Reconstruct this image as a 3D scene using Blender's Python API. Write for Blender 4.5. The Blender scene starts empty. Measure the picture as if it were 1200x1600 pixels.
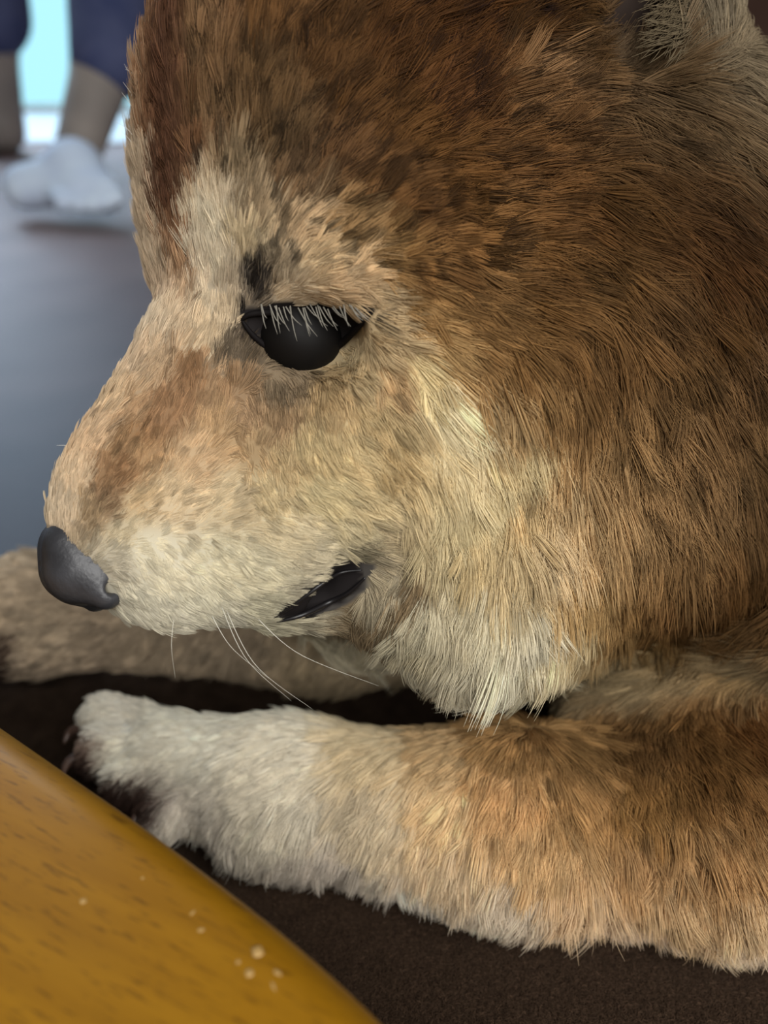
import bpy, bmesh, math, os
import numpy as np
from mathutils import Vector, Matrix, kdtree
from mathutils.bvhtree import BVHTree
FUR = 1.0
sc = bpy.context.scene
rng = np.random.default_rng(7)

# ------------------------------------------------------------------ camera
PITCH = math.radians(31); CAM_H = 23.7; FPX = 1287.0     # lengths are centimetres until W() turns them into metres
cam = bpy.data.objects.new('camera', bpy.data.cameras.new('camera')); sc.collection.objects.link(cam)
cam.location = (0, 0, CAM_H * .01); cam.rotation_euler = (math.pi / 2 - PITCH, 0, 0)
cam.data.sensor_fit = 'HORIZONTAL'; cam.data.sensor_width = 36; cam.data.lens = 36 * FPX / 1200
cam.data.clip_start = .01; cam.data.clip_end = 50
cam.data.dof.use_dof = True; cam.data.dof.focus_distance = .205; cam.data.dof.aperture_fstop = 10.5
sc.camera = cam

# ------------------------------------------------------------------ light
world = bpy.data.worlds.new('world'); sc.world = world; world.use_nodes = True
world.node_tree.nodes['Background'].inputs['Color'].default_value = (.80, .88, 1.0, 1)
world.node_tree.nodes['Background'].inputs['Strength'].default_value = .35
def area(name, loc, target, size, sizey, power, col):
    l = bpy.data.lights.new(name, 'AREA'); l.shape = 'RECTANGLE'; l.size = size; l.size_y = sizey; l.energy = power; l.color = col
    o = bpy.data.objects.new(name, l); sc.collection.objects.link(o); o.location = loc
    o.rotation_euler = (Vector(target) - Vector(loc)).to_track_quat('-Z', 'Y').to_euler(); return o
area('window_daylight', (-1.12, 2.62, 1.0), (-.9, .9, .6), 1.05, 1.85, 84, (.64, .80, 1.0))
area('added_key_light', (.36, -.62, .90), (-.02, .24, .05), 1.1, .9, 31, (1.0, .985, .955))  # added key light in front of the dog, no window stands there
sc.view_settings.view_transform = 'Standard'; sc.view_settings.look = 'None'
sc.view_settings.exposure = 0.0; sc.view_settings.gamma = 1.0; sc.view_settings.use_curve_mapping = False

# ------------------------------------------------------------------ frames
CP, SP = math.cos(PITCH), math.sin(PITCH)
MC = np.array([[1, 0, 0], [0, SP, CP], [0, CP, -SP]])    # columns of camera frame (right, up, forward) as rows -> world
def W(p):                                                 # camera frame cm -> world metres
    p = np.asarray(p, float)
    return (p @ MC + np.array([0, 0, CAM_H])) * .01
def iW(p):                                                # world metres -> camera frame cm
    return (np.asarray(p, float) * 100 - np.array([0, 0, CAM_H])) @ MC.T
def P(px, py, d): return np.array([(px - 600) / FPX * d, (800 - py) / FPX * d, d])
def pix(p): p = np.asarray(p, float); return np.stack([600 + FPX * p[..., 0] / p[..., 2], 800 - FPX * p[..., 1] / p[..., 2]], -1)
def G(px, py, h=0):                                       # where the ray of a point meets the level h cm above the floor
    y = (800 - py) / FPX; return P(px, py, (h - CAM_H) / (CP * y - SP))
# the head's plane of symmetry, half turned to the viewer
S_AX = np.array([.5, 0, -.866]); A_AX = np.array([-.866, 0, -.5]); B_AX = np.array([0, 1., 0])
C0 = P(275, 450, 21.4)
def H(px, py, s=0):
    r = np.array([(px - 600) / FPX, (800 - py) / FPX, 1.0]); return r * ((s + S_AX @ C0) / (S_AX @ r))
def mir(p): p = np.asarray(p, float); return p - 2 * ((p - C0) @ S_AX)[..., None] * S_AX

# ------------------------------------------------------------------ shapes as distance fields
prims = []       # (group, sign, blend, kind, data)
def cone(g, p, q, r1, r2, k=1.2, sign=1): prims.append((g, sign, k, 'c', (np.array(p), np.array(q), r1, r2)))
def ell(g, c, r, k=1.2, axes=None, sign=1): prims.append((g, sign, k, 'e', (np.array(c), np.array(r, float), np.eye(3) if axes is None else np.array(axes))))
def both(f, g, pts, *a, **kw):
    f(g, *pts, *a, **kw); f(g, *[mir(p) for p in pts], *a, **kw)
def dist(kind, data, X):
    if kind == 'c':
        p, q, r1, r2 = data; d = q - p
        t = np.clip(((X - p) @ d) / max(d @ d, 1e-9), 0, 1)
        return np.linalg.norm(X - p - t[..., None] * d, axis=-1) - (r1 + (r2 - r1) * t)
    c, r, ax = data
    Y = (X - c) @ ax.T; k0 = np.linalg.norm(Y / r, axis=-1); k1 = np.linalg.norm(Y / (r * r), axis=-1)
    return k0 * (k0 - 1) / np.maximum(k1, 1e-6)
def bounds(kind, data):
    if kind == 'c':
        p, q, r1, r2 = data; r = max(r1, r2); return np.minimum(p, q) - r, np.maximum(p, q) + r
    c, r, ax = data; R = r.max(); return c - R, c + R
def field(ps, step, pad=1.0):
    bs = [bounds(k, d) for g, s, b, k, d in ps if s > 0]
    lo = np.min([b[0] for b in bs], 0) - pad; hi = np.max([b[1] for b in bs], 0) + pad
    n = np.ceil((hi - lo) / step).astype(int) + 1
    F = np.full(n, 3.0, np.float32)
    for g, s, k, kind, data in ps:
        a, b = bounds(kind, data); m = k + 2 * step + .3
        i0 = np.clip(((a - m - lo) / step).astype(int), 0, n - 1); i1 = np.clip(((b + m - lo) / step).astype(int) + 2, 1, n)
        sl = tuple(slice(x, y) for x, y in zip(i0, i1))
        X = np.stack(np.meshgrid(*[lo[i] + step * np.arange(i0[i], i1[i]) for i in range(3)], indexing='ij'), -1).astype(np.float32)
        D = dist(kind, data, X).astype(np.float32); V = F[sl]
        if s > 0:
            h = np.maximum(k - np.abs(V - D), 0) / k; F[sl] = np.minimum(V, D) - h * h * k * .25
        else:
            h = np.maximum(k - np.abs(V + D), 0) / k; F[sl] = np.maximum(V, -D) + h * h * k * .25
    return F, lo
def polygonise(F, lo, step):
    import openvdb
    g = openvdb.FloatGrid(background=3.0); g.copyFromArray(F); g.gridClass = 'level set'
    p, q = g.convertToQuads(0.0)
    return p.astype(float) * step + lo, q[:, ::-1].copy()

# dog: 0 head, 1 trunk, 2 near foreleg, 3 far foreleg, 4 ear
FU = [A_AX, B_AX, S_AX]
ell(0, H(628, 215, 0), (6.85, 8.6, 5.4), axes=FU)                                   # cranium
both(ell, 0, [H(434, 190, 1.5)], (2.8, 5.5, 2.9), k=2, axes=FU)                    # forehead
both(cone, 0, [H(328, 330, .8), H(325, 405, .8)], .9, .95, k=1.2)
both(cone, 0, [H(480, 395, 2.7), H(610, 380, 3.6)], 1.7, 2.3, k=1.5)               # brow
both(cone, 0, [H(560, 470, 3.6), H(760, 560, 4.2)], 1.5, 2.4, k=1.5)               # cheekbone
both(ell, 0, [H(720, 700, 3.2)], (3.4, 3.6, 2.6), k=2, axes=FU)                    # cheek
cone(0, H(432, 585, 0), H(240, 760, 0), 2.95, 2.0, k=1.5)                           # muzzle
cone(0, H(296, 568, 0), H(175, 770, 0), 1.5, 1.33, k=1.0)                          # bridge
cone(0, H(240, 760, 0), H(160, 850, 0), 1.6, 1.3, k=1.0)
both(cone, 0, [H(270, 905, 1.0), H(440, 850, 2.0)], 1.35, 1.7, k=1.2)              # upper lip
both(cone, 0, [H(440, 850, 2.0), H(560, 760, 2.9)], 1.7, 2.3, k=1.5)
cone(0, H(560, 640, 0), H(700, 700, 0), 4.2, 5.2, k=2)
both(cone, 0, [H(425, 950, .9), H(600, 925, 2.6)], .75, 1.25, k=.6)                # lower jaw
both(cone, 0, [H(640, 870, 2.9), H(760, 920, 3.4)], 1.5, 2.6, k=1.2)               # jowl
both(ell, 0, [H(850, 925, 2.3)], (2.6, 2.6, 2.2), k=1.5, axes=FU)
both(ell, 0, [H(740, 900, 2.6)], (3.2, 3.2, 2.4), k=1.5, axes=FU)
both(cone, 0, [H(900, 520, 3.0), H(960, 760, 3.0)], 4.4, 4.4, k=2)                 # ruff
cone(1, H(900, 420, 0), P(1400, 640, 31), 8.0, 8.4, k=3)                           # neck
cone(1, P(1450, 720, 31), P(1900, 690, 33.5), 9.0, 9.3, k=4)                       # chest and back
cone(1, P(1900, 690, 33.5), P(2250, 700, 35.5), 9.3, 8.6, k=4)
cone(1, P(1100, 930, 30), P(1450, 850, 30), 4.5, 6.0, k=3)                         # breast
cone(1, P(1280, 900, 26.5), P(1720, 1220, 24.5), 4.6, 3.6, k=2)                    # upper arm
cone(1, P(940, 1104, 27.6), P(1320, 1030, 26.4), 1.25, 3.0, k=1.5)
cone(2, P(1720, 1270, 24.2), P(1150, 1303, 24.5), 3.2, 2.82, k=2)
cone(2, P(1150, 1303, 24.5), P(800, 1285, 25.2), 2.82, 2.75, k=2)
cone(2, P(800, 1285, 25.2), P(450, 1240, 27.0), 2.75, 2.4, k=1.5)
cone(2, P(450, 1240, 27.0), P(270, 1195, 28.2), 2.4, 1.85, k=1.2)
for a, b, r in (((270, 1160, 28.8), (168, 1124, 29.6), 1.02), ((262, 1182, 28.2), (168, 1176, 28.3), 1.08),
                ((275, 1212, 27.6), (205, 1222, 27.3), 1.02), ((320, 1242, 27.0), (262, 1268, 26.7), .98)):
    cone(2, P(*a), P(*b), r * 1.1, r, k=.22)                                        # toes
cone(3, P(-70, 982, 33.2), P(60, 962, 33.6), 2.2, 2.35, k=1.5)
cone(3, P(60, 955, 33.6), P(500, 975, 34.3), 2.2, 2.5, k=1.5)
cone(3, P(500, 975, 34.3), P(1250, 950, 33.5), 2.5, 3.4, k=2)
for dy, dd in ((-35, .8), (5, .2), (45, -.6)):
    cone(3, P(-70, 985 + dy, 33.2 + dd), P(-125, 990 + dy, 33.0 + dd), .95, .85, k=.35)
# ear: a cupped cone open to the front
both(cone, 4, [H(1015, 120, 4.3), H(1050, -40, 4.9)], 2.5, 1.9, k=1.2)
both(cone, 4, [H(1050, -40, 4.9), H(1065, -330, 5.6)], 1.9, .35, k=.8)
both(cone, 4, [H(990, 22, 6.5), H(1000, -210, 7.2)], 1.35, .5, k=.3, sign=-1)
# hollows
both(ell, 0, [H(470, 526, 3.75)], (1.4, .72, 1.2), k=.7, axes=FU, sign=-1)        # eye socket
both(cone, 0, [H(425, 962, 2.2), H(500, 935, 3.1)], .12, .28, k=.25, sign=-1)       # open mouth
both(cone, 0, [H(500, 935, 3.1), H(565, 895, 4.3)], .28, .32, k=.3, sign=-1)
both(cone, 0, [H(575, 975, 4.3), H(655, 890, 5.9)], .3, .3, k=.5, sign=-1)        # fold behind the corner

STEP = .2
F, lo = field(prims, STEP)
bv, bq = polygonise(F, lo, STEP)
# even the surface a little, then keep what is above the floor
def smooth(v, q, n):
    e = np.concatenate([q[:, [0, 1]], q[:, [1, 2]], q[:, [2, 3]], q[:, [3, 0]]])
    for _ in range(n):
        s = np.zeros_like(v); c = np.zeros(len(v))
        np.add.at(s, e[:, 0], v[e[:, 1]]); np.add.at(s, e[:, 1], v[e[:, 0]]); np.add.at(c, e[:, 0], 1); np.add.at(c, e[:, 1], 1)
        v = v * .5 + .5 * s / np.maximum(c, 1)[:, None]
    return v
bv = smooth(bv, bq, 2)
def vertex_normals(v, q):
    n = np.cross(v[q[:, 2]] - v[q[:, 0]], v[q[:, 3]] - v[q[:, 1]]); o = np.zeros_like(v)
    for i in range(4): np.add.at(o, q[:, i], n)
    o /= np.linalg.norm(o, axis=1, keepdims=True) + 1e-9
    c = v[np.abs(v[:, 0] - v[:, 0].max()).argmin()]; k = v[:, 0].argmax()
    return o if o[k, 0] > 0 else -o
bnrm = vertex_normals(bv, bq)

# ------------------------------------------------------------------ helpers
def mesh_obj(name, verts, faces, mat, parent=None, smooth_=True):
    me = bpy.data.meshes.new(name)
    if isinstance(faces, np.ndarray):
        n, k = faces.shape
        me.vertices.add(len(verts)); me.vertices.foreach_set('co', np.asarray(verts, np.float32).ravel())
        me.loops.add(n * k); me.loops.foreach_set('vertex_index', faces.astype(np.int32).ravel())
        me.polygons.add(n); me.polygons.foreach_set('loop_start', np.arange(0, n * k, k, dtype=np.int32)); me.update(calc_edges=True)
    else: me.from_pydata([tuple(v) for v in verts], [], faces)
    me.validate()
    if smooth_: me.polygons.foreach_set('use_smooth', np.ones(len(me.polygons), bool))
    me.materials.append(mat)
    o = bpy.data.objects.new(name, me); sc.collection.objects.link(o)
    if parent: o.parent = parent
    return o
def bm_obj(name, bm, mat, parent=None, smooth_=False):
    me = bpy.data.meshes.new(name); bm.normal_update(); bm.to_mesh(me); bm.free(); me.materials.append(mat)
    if smooth_: me.polygons.foreach_set('use_smooth', np.ones(len(me.polygons), bool))
    o = bpy.data.objects.new(name, me); sc.collection.objects.link(o)
    if parent: o.parent = parent
    return o
def tag(o, label=None, cat=None, group=None, kind=None):
    for k, v in (('label', label), ('category', cat), ('group', group), ('kind', kind)):
        if v: o[k] = v
    return o
def lin(c): c = np.asarray(c, float) / 255; return np.where(c <= .04045, c / 12.92, ((c + .055) / 1.055) ** 2.4)
def mat(name, col, rough=.6, spec=.3):
    m = bpy.data.materials.new(name); m.use_nodes = True; b = m.node_tree.nodes['Principled BSDF']
    b.inputs['Base Color'].default_value = (*lin(col), 1); b.inputs['Roughness'].default_value = rough
    b.inputs['Specular IOR Level'].default_value = spec; return m
def nodes(m): return m.node_tree.nodes, m.node_tree.links, m.node_tree.nodes['Principled BSDF']
def noise_mat(name, cols, scale, rough=.7, bump=.2, detail=4, stretch=(1, 1, 1), spec=.3, bscale=None, rot=(0, 0, 0), lo_=.35, hi_=.65, dist_=.002):
    m = mat(name, cols[0], rough, spec); N, L, b = nodes(m)
    tc = N.new('ShaderNodeTexCoord'); mp = N.new('ShaderNodeMapping'); mp.inputs['Scale'].default_value = stretch; mp.inputs['Rotation'].default_value = rot
    nz = N.new('ShaderNodeTexNoise'); nz.inputs['Scale'].default_value = scale; nz.inputs['Detail'].default_value = detail
    cr = N.new('ShaderNodeValToRGB'); L.new(tc.outputs['Object'], mp.inputs[0]); L.new(mp.outputs[0], nz.inputs['Vector']); L.new(nz.outputs['Fac'], cr.inputs[0])
    el = cr.color_ramp.elements; el[0].position = lo_; el[1].position = hi_
    el[0].color = (*lin(cols[0]), 1); el[1].color = (*lin(cols[-1]), 1)
    L.new(cr.outputs[0], b.inputs['Base Color'])
    if bump:
        n2 = N.new('ShaderNodeTexNoise'); n2.inputs['Scale'].default_value = bscale or scale * 4; n2.inputs['Detail'].default_value = 3
        bp = N.new('ShaderNodeBump'); bp.inputs['Strength'].default_value = bump; bp.inputs['Distance'].default_value = dist_
        L.new(mp.outputs[0], n2.inputs['Vector']); L.new(n2.outputs['Fac'], bp.inputs['Height']); L.new(bp.outputs[0], b.inputs['Normal'])
    return m
def tube(pts, radii, seg=8):                              # world points -> verts, faces
    pts = np.asarray(pts, float); n = len(pts); V = []; Fc = []
    up = np.array([.3, .2, 1.0])
    for i in range(n):
        t = pts[min(i + 1, n - 1)] - pts[max(i - 1, 0)]; t /= np.linalg.norm(t) + 1e-12
        a = np.cross(t, up); a /= np.linalg.norm(a) + 1e-12; b = np.cross(t, a)
        for j in range(seg):
            w = 2 * math.pi * j / seg; V.append(pts[i] + radii[i] * (math.cos(w) * a + math.sin(w) * b))
    for i in range(n - 1):
        for j in range(seg): Fc.append((i * seg + j, i * seg + (j + 1) % seg, (i + 1) * seg + (j + 1) % seg, (i + 1) * seg + j))
    Fc.append(tuple(range(seg))[::-1]); Fc.append(tuple((n - 1) * seg + j for j in range(seg)))
    return V, Fc
def spline(pts, n):
    pts = [Vector(p) for p in pts]; out = []
    m = len(pts) - 1
    for i in range(n):
        u = i / (n - 1) * m; k = min(int(u), m - 1); f = u - k
        p0, p1, p2, p3 = pts[max(k - 1, 0)], pts[k], pts[k + 1], pts[min(k + 2, m)]
        out.append(.5 * ((2 * p1) + (p2 - p0) * f + (2 * p0 - 5 * p1 + 4 * p2 - p3) * f * f + (3 * p1 - p0 - 3 * p2 + p3) * f ** 3))
    return np.array([tuple(o) for o in out])

# ------------------------------------------------------------------ coat: colour, direction and length over the body
#BEGIN COAT
COL_HEAD = """206 -60 142 122 96;206 -38 142 122 96;206 -16 142 122 96;206 6 142 122 96;206 28 142 122 96;206 50 142 122 96;206 72 142 122 96;206 94 142 122 96;206 116 142 122 96;206 138 142 122 96;206 160 142 122 96;206 182 142 122 96;206 204 142 122 96;206 226 142 122 96;206 248 156 138 114;206 270 156 138 114;206 292 156 138 114;206 314 156 138 114;206 336 156 138 114;206 358 156 138 114;206 380 156 138 114;206 402 156 138 114
220 -60 132 106 80;220 -38 132 106 80;220 -16 132 106 80;220 6 132 106 80;220 28 132 106 80;220 50 132 106 80;220 72 132 106 80;220 94 132 106 80;220 116 132 106 80;220 138 132 106 80;220 160 132 106 80;220 182 132 106 80;220 204 132 106 80;220 226 132 106 80;220 248 156 138 114;220 270 156 138 114;220 292 156 138 114;220 314 156 138 114;220 336 156 138 114;220 358 156 138 114;220 380 156 138 114
236 -60 112 80 54;236 -38 112 80 54;236 -16 112 80 54;236 6 112 80 54;236 28 112 80 54;236 50 112 80 54;236 72 112 80 54;236 94 112 80 54;236 116 112 80 54;236 138 112 80 54;236 160 112 80 54;236 182 112 80 54;236 204 112 80 54;236 226 112 80 54;236 248 156 138 114;236 270 156 138 114;236 292 156 138 114;236 314 156 138 114;236 336 156 138 114;236 358 156 138 114
250 -60 84 56 38;250 -38 84 56 38;250 -16 84 56 38;250 6 84 56 38;250 28 84 56 38;250 50 84 56 38;250 72 84 56 38;250 94 84 56 38;250 116 84 56 38;250 138 84 56 38;250 160 84 56 38;250 182 84 56 38;250 204 84 56 38;250 226 84 56 38;250 248 84 56 38;250 270 84 56 38;250 292 84 56 38;250 314 84 56 38;250 336 84 56 38
264 -60 80 52 35;264 -38 80 52 35;264 -16 80 52 35;264 6 80 52 35;264 28 80 52 35;264 50 80 52 35;264 72 80 52 35;264 94 80 52 35;264 116 80 52 35;264 138 80 52 35;264 160 80 52 35;264 182 80 52 35;264 204 80 52 35;264 226 80 52 35;264 248 80 52 35;264 270 80 52 35;264 292 80 52 35;264 314 80 52 35;264 336 80 52 35
278 -60 84 57 39;278 -38 84 57 39;278 -16 84 57 39;278 6 84 57 39;278 28 84 57 39;278 50 84 57 39;278 72 84 57 39;278 94 84 57 39;278 116 84 57 39;278 138 84 57 39;278 160 84 57 39;278 182 84 57 39;278 204 84 57 39;278 226 84 57 39;278 248 84 57 39;278 270 84 57 39;278 292 84 57 39;278 314 84 57 39
292 -60 104 74 48;292 -38 104 74 48;292 -16 104 74 48;292 6 104 74 48;292 28 104 74 48;292 50 104 74 48;292 72 104 74 48;292 94 104 74 48;292 116 104 74 48;292 138 104 74 48;292 160 104 74 48;292 182 104 74 48;292 204 104 74 48;292 226 104 74 48;292 248 104 74 48
308 -60 108 82 54;308 -38 108 82 54;308 -16 108 82 54;308 6 108 82 54;308 28 108 82 54;308 50 108 82 54;308 72 108 82 54;308 94 108 82 54;308 116 108 82 54;308 138 108 82 54;308 160 108 82 54;308 182 108 82 54;308 204 108 82 54
238 400 160 142 118;245 430 162 144 120;255 455 160 140 116;228 370 158 140 116
270 350 98 66 44;275 375 108 78 54;279 400 120 90 64;283 425 134 106 78;292 300 110 80 54;297 330 150 132 106;300 360 166 152 128;305 400 170 158 136;308 440 172 158 136;320 310 160 144 118;330 330 168 154 130;330 380 174 164 142;345 410 172 160 138;320 430 174 162 140;355 450 160 146 124
285 455 152 128 100
325 220 104 80 54;315 350 172 162 140;340 430 168 158 136;320 470 170 156 132;380 390 158 142 112
345 120 98 72 44;350 200 92 70 44;360 280 116 98 72;400 60 88 60 30;400 150 84 62 36;430 230 80 60 36;450 300 92 70 46;400 330 128 110 84;460 360 142 120 90
500 100 78 52 24;550 180 76 50 22;520 260 84 58 32;600 100 74 46 18;600 220 82 54 24;580 310 90 62 32;540 360 118 92 58;640 330 92 62 30
700 60 70 42 14;700 160 78 48 20;720 260 90 60 28;760 340 96 66 32;820 60 66 42 16;830 160 96 68 38;820 250 92 62 30;860 330 92 62 30;880 80 74 52 26;840 110 108 80 50
400 440 46 41 37;383 522 66 56 46;392 552 84 72 56;355 566 92 80 64;440 582 118 102 80;300 590 122 92 62;262 640 128 98 68;218 690 124 94 62;182 740 122 92 62;156 785 112 90 66;345 605 124 96 66;240 665 128 98 68;425 425 130 115 92;440 462 172 156 130;500 410 162 140 106;520 450 166 144 112;560 430 158 134 100;585 470 150 130 98;600 410 124 94 54
640 420 110 78 40;700 400 106 74 38;760 430 106 76 40;820 420 98 68 34;650 480 122 92 52;720 500 112 82 44;600 520 158 138 104;610 590 146 120 84;650 580 176 160 120;700 620 182 170 138
690 540 156 126 80;740 560 134 102 60;790 540 118 86 46;850 500 104 74 38;840 580 128 98 58;780 620 150 126 88;900 420 96 68 34;930 500 106 76 40;900 600 122 92 54
980 100 104 80 54;960 170 92 68 40;1050 110 112 92 66;1050 170 92 70 44;1120 130 122 106 80;1160 190 104 88 66;1000 230 80 54 26;1100 250 74 48 22;1180 270 80 60 38;950 300 84 58 28
1000 350 84 56 26;1100 350 74 46 18;1180 400 74 48 22;1000 440 90 64 34;1100 460 82 56 26;1180 520 88 64 38;1040 540 98 72 40;1120 580 96 70 40;980 620 118 90 54;1060 650 116 88 54
1160 640 98 74 44;930 690 138 110 72;1020 740 126 98 62;1110 740 110 84 52;1180 740 90 66 38;880 740 156 132 94;940 810 150 122 82;1040 820 126 96 58;1120 820 100 72 40;1180 830 84 58 28
860 830 164 144 110;900 890 148 120 76;980 890 124 94 54;1060 890 98 70 38;1140 900 78 52 24;1190 900 80 56 28;950 960 126 98 58;1020 960 98 72 38;1100 950 78 54 26;1180 970 84 62 32;1000 1010 98 76 42
720 700 176 162 128;800 680 172 156 118;760 760 172 158 122;700 780 172 158 122;820 780 160 138 98;680 850 166 152 118;740 850 160 142 104;790 860 160 142 106;640 700 170 152 114;630 780 160 144 110
760 930 176 168 144;820 960 174 166 144;700 930 170 160 134;860 1000 168 156 126;900 960 158 142 108;900 1040 158 146 118;800 1040 172 166 146;720 1040 168 160 138;650 1000 150 140 114;850 1060 160 152 126;940 1000 142 122 86
580 640 160 140 102;560 580 160 142 108;520 620 150 128 92;600 700 152 130 90;540 700 168 150 112;560 780 168 152 116;500 760 170 156 120
230 510 168 152 128;260 500 166 148 122;200 570 164 144 118;165 630 166 144 114;140 690 166 142 112;120 760 170 150 122;100 800 166 150 126
230 590 150 128 100;200 650 138 112 82;180 710 132 104 72;160 760 128 100 70;140 800 132 112 84;220 720 142 114 80;320 540 166 148 120;350 500 164 148 122
340 600 144 122 94;380 620 132 108 80;340 680 150 124 90;300 720 158 134 102;400 690 148 124 90;440 650 134 110 80;440 700 158 138 102;480 680 164 146 108;420 760 166 150 116;350 780 168 152 122;260 780 166 148 118
210 790 156 136 104;190 840 160 148 122;220 860 170 162 140;180 880 150 142 124;662 886 112 94 68;657 900 112 94 68;650 914 112 94 68;640 926 112 94 68;628 938 112 94 68;614 948 108 92 68;600 956 108 92 68;584 966 108 92 68;568 976 108 92 68;632 905 142 132 110;610 925 140 130 108;590 938 136 126 104;682 900 164 154 128;672 930 166 158 134;655 955 162 154 130;630 975 156 148 124;612 1000 150 142 120;640 1025 160 152 130;200 930 160 154 136;260 880 172 164 142;300 940 170 164 144;340 880 172 164 140;260 960 164 158 140;340 970 156 150 132;400 900 166 158 134;400 950 148 142 120
450 830 170 158 130;480 880 158 148 124;540 830 156 144 114;600 840 140 126 98;550 870 104 96 76;600 890 140 128 104;630 860 150 136 106;470 920 140 132 112"""  # brown points along the mouth-corner fold paint its shade into the coat
COL_LEG = """110 1120 168 162 148;112 1178 50 34 28;106 1195 44 30 26;198 1246 52 38 32;120 1160 120 100 86;150 1120 178 172 158;200 1180 178 172 156;300 1150 176 170 154;300 1300 178 170 156;450 1160 178 170 152;450 1250 176 168 150;600 1160 176 160 128;600 1250 174 160 134
500 1350 170 160 146;700 1160 166 140 100;700 1250 166 144 108;800 1150 146 114 70;800 1220 152 122 82;900 1150 126 96 56;900 1230 134 104 64;1000 1150 112 82 46;1000 1230 116 86 46;1100 1170 110 78 40;1180 1140 92 60 28;1180 1220 112 82 46
1000 1310 140 110 72;1120 1310 134 104 66;1190 1310 138 110 72;850 1310 152 126 88;700 1340 164 146 118;900 1390 158 136 106;1050 1390 150 126 92;1180 1390 152 130 98;800 1400 160 148 130;1000 1450 158 140 118;650 1410 166 158 146;1180 1460 160 144 122;900 1450 162 150 134"""
COL_TRUNK = """850 1090 110 98 76;950 1100 100 86 62;1000 1070 128 112 82;1080 1040 134 116 84;1150 1080 128 106 70;1190 1030 122 104 74;1100 1110 110 86 54;1190 1120 108 80 46;1050 1000 100 78 46;1180 980 86 62 34;1300 900 88 62 32;1200 500 84 60 34;1150 300 78 54 28;1180 200 96 78 54;1300 1300 128 98 60;1190 700 92 68 40"""
COL_EAR = """930 40 62 46 30;960 90 88 72 54;1000 100 104 84 60;1100 60 112 100 80;1130 20 114 102 82;1150 110 110 96 74;1000 0 50 36 28;1050 0 90 78 60;1050 140 98 78 52"""
COL_FAR = "2 1040 50 36 30;12 1015 70 54 44;50 1030 140 124 104;0 960 146 130 108;70 990 146 130 108;0 900 152 136 114;300 950 146 130 108;600 980 140 124 98;900 980 150 120 80"
# direction the hair lies in (x right, y down), length cm, lift
FLOW_HEAD = """110 780 .3 -.95 .35 .25;170 650 .5 -.85 .45 .25;240 500 .35 -.93 .55 .3;215 300 -.25 -.95 .7 .45;212 100 -.3 -.95 .8 .45;265 300 -.05 -1 .6 .25;265 100 -.05 -1 .8 .25;300 330 .1 -1 .6 .25
350 150 .2 -.95 .8 .3;420 260 .35 -.9 .65 .3;420 80 .35 -.9 .9 .35;550 180 .55 -.8 .85 .35;700 120 .7 -.7 1.0 .35;600 320 .8 -.5 .7 .35;750 320 .95 -.2 .9 .35;850 200 .9 -.3 1.1 .35;500 420 .9 -.3 .5 .25;430 430 .5 -.8 .4 .25
850 430 .9 .3 1.1 .35;600 480 .9 .25 .5 .3;700 480 .85 .45 .8 .3;950 350 .85 .5 1.4 .35;1050 250 .9 .35 1.6 .35;1150 300 .8 .6 1.8 .35;1050 450 .6 .8 1.8 .35;1150 550 .5 .85 2.0 .35;950 550 .35 .95 1.6 .35
200 800 .6 -.5 .3 .25;250 720 .35 -.8 .35 .25;300 640 .25 -.9 .4 .25;350 560 .3 -.9 .45 .25;330 780 .7 -.3 .4 .25;420 640 .15 .95 .45 .25;500 640 .35 .9 .5 .25;420 740 .5 .7 .45 .25;250 900 .5 .5 .35 .25;350 880 .8 .3 .4 .25;300 960 .6 .5 .4 .3
450 860 .9 .2 .45 .25;540 760 .8 .5 .6 .25;580 600 .6 .75 .6 .3;620 680 .5 .85 .8 .3;700 640 .35 .9 1.2 .3;760 720 .25 .95 1.4 .3;700 800 .3 .95 1.2 .3;820 640 .3 .95 1.4 .3;850 780 .2 1 1.7 .35;950 700 .3 .95 1.9 .35;1050 700 .4 .9 2.0 .35
1100 820 .35 .95 2.2 .35;950 850 .15 1 1.7 .35;700 900 -.1 1 1.1 .3;620 940 -.3 .9 .7 .3;800 920 .05 1 1.5 .35;760 1010 -.08 1 1.2 .4;660 1010 -.3 .95 .9 .35;880 1000 .15 1 1.3 .4;1000 950 .2 1 1.5 .35;1150 950 .3 1 1.5 .35;480 900 .9 0 .4 .25;580 860 .8 .3 .45 .25"""
FLOW_LEG = """120 1120 -.9 .1 .4 .35;130 1200 -.8 .4 .4 .3;200 1150 -.8 .2 .45 .25;210 1260 -.5 .8 .45 .35;300 1200 -.8 .3 .6 .25;350 1330 -.5 .85 1.0 .35;450 1180 -.7 .5 .8 .25;500 1320 -.4 .9 .9 .3;600 1200 -.4 .9 .9 .25;650 1380 -.25 .95 1.0 .35
800 1200 -.1 1 1.0 .28;800 1380 -.2 1 1.1 .35;950 1200 .1 1 1.1 .28;950 1400 .05 1 1.25 .38;1100 1200 .25 .95 1.2 .3;1100 1400 .25 .95 1.3 .4;1190 1300 .3 .95 1.5 .3;700 1140 -.4 .6 .7 .25;1000 1140 .1 .6 .9 .25;300 1110 -.9 0 .7 .25;200 1095 -.9 -.3 .4 .3"""
FLOW_TRUNK = "1000 1070 -.9 .25 1.4 .2;1150 1040 -.85 .2 1.6 .2;1200 600 .5 .85 2.0 .35;1200 300 .7 .7 1.9 .35;1400 1000 .3 .9 2.0 .35;900 1100 -.8 .4 1.2 .2;1150 1110 .1 .9 1.4 .25"
FLOW_EAR = "930 40 .2 -.95 .7 .3;1000 110 .4 -.8 .9 .35;1100 60 -.35 -.8 1.3 .5;1140 0 0 -1 1.0 .35;1150 120 .5 .3 1.3 .4"
FLOW_FAR = "0 950 -.9 .2 .7 .3;400 950 -.6 .8 .9 .3"
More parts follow.
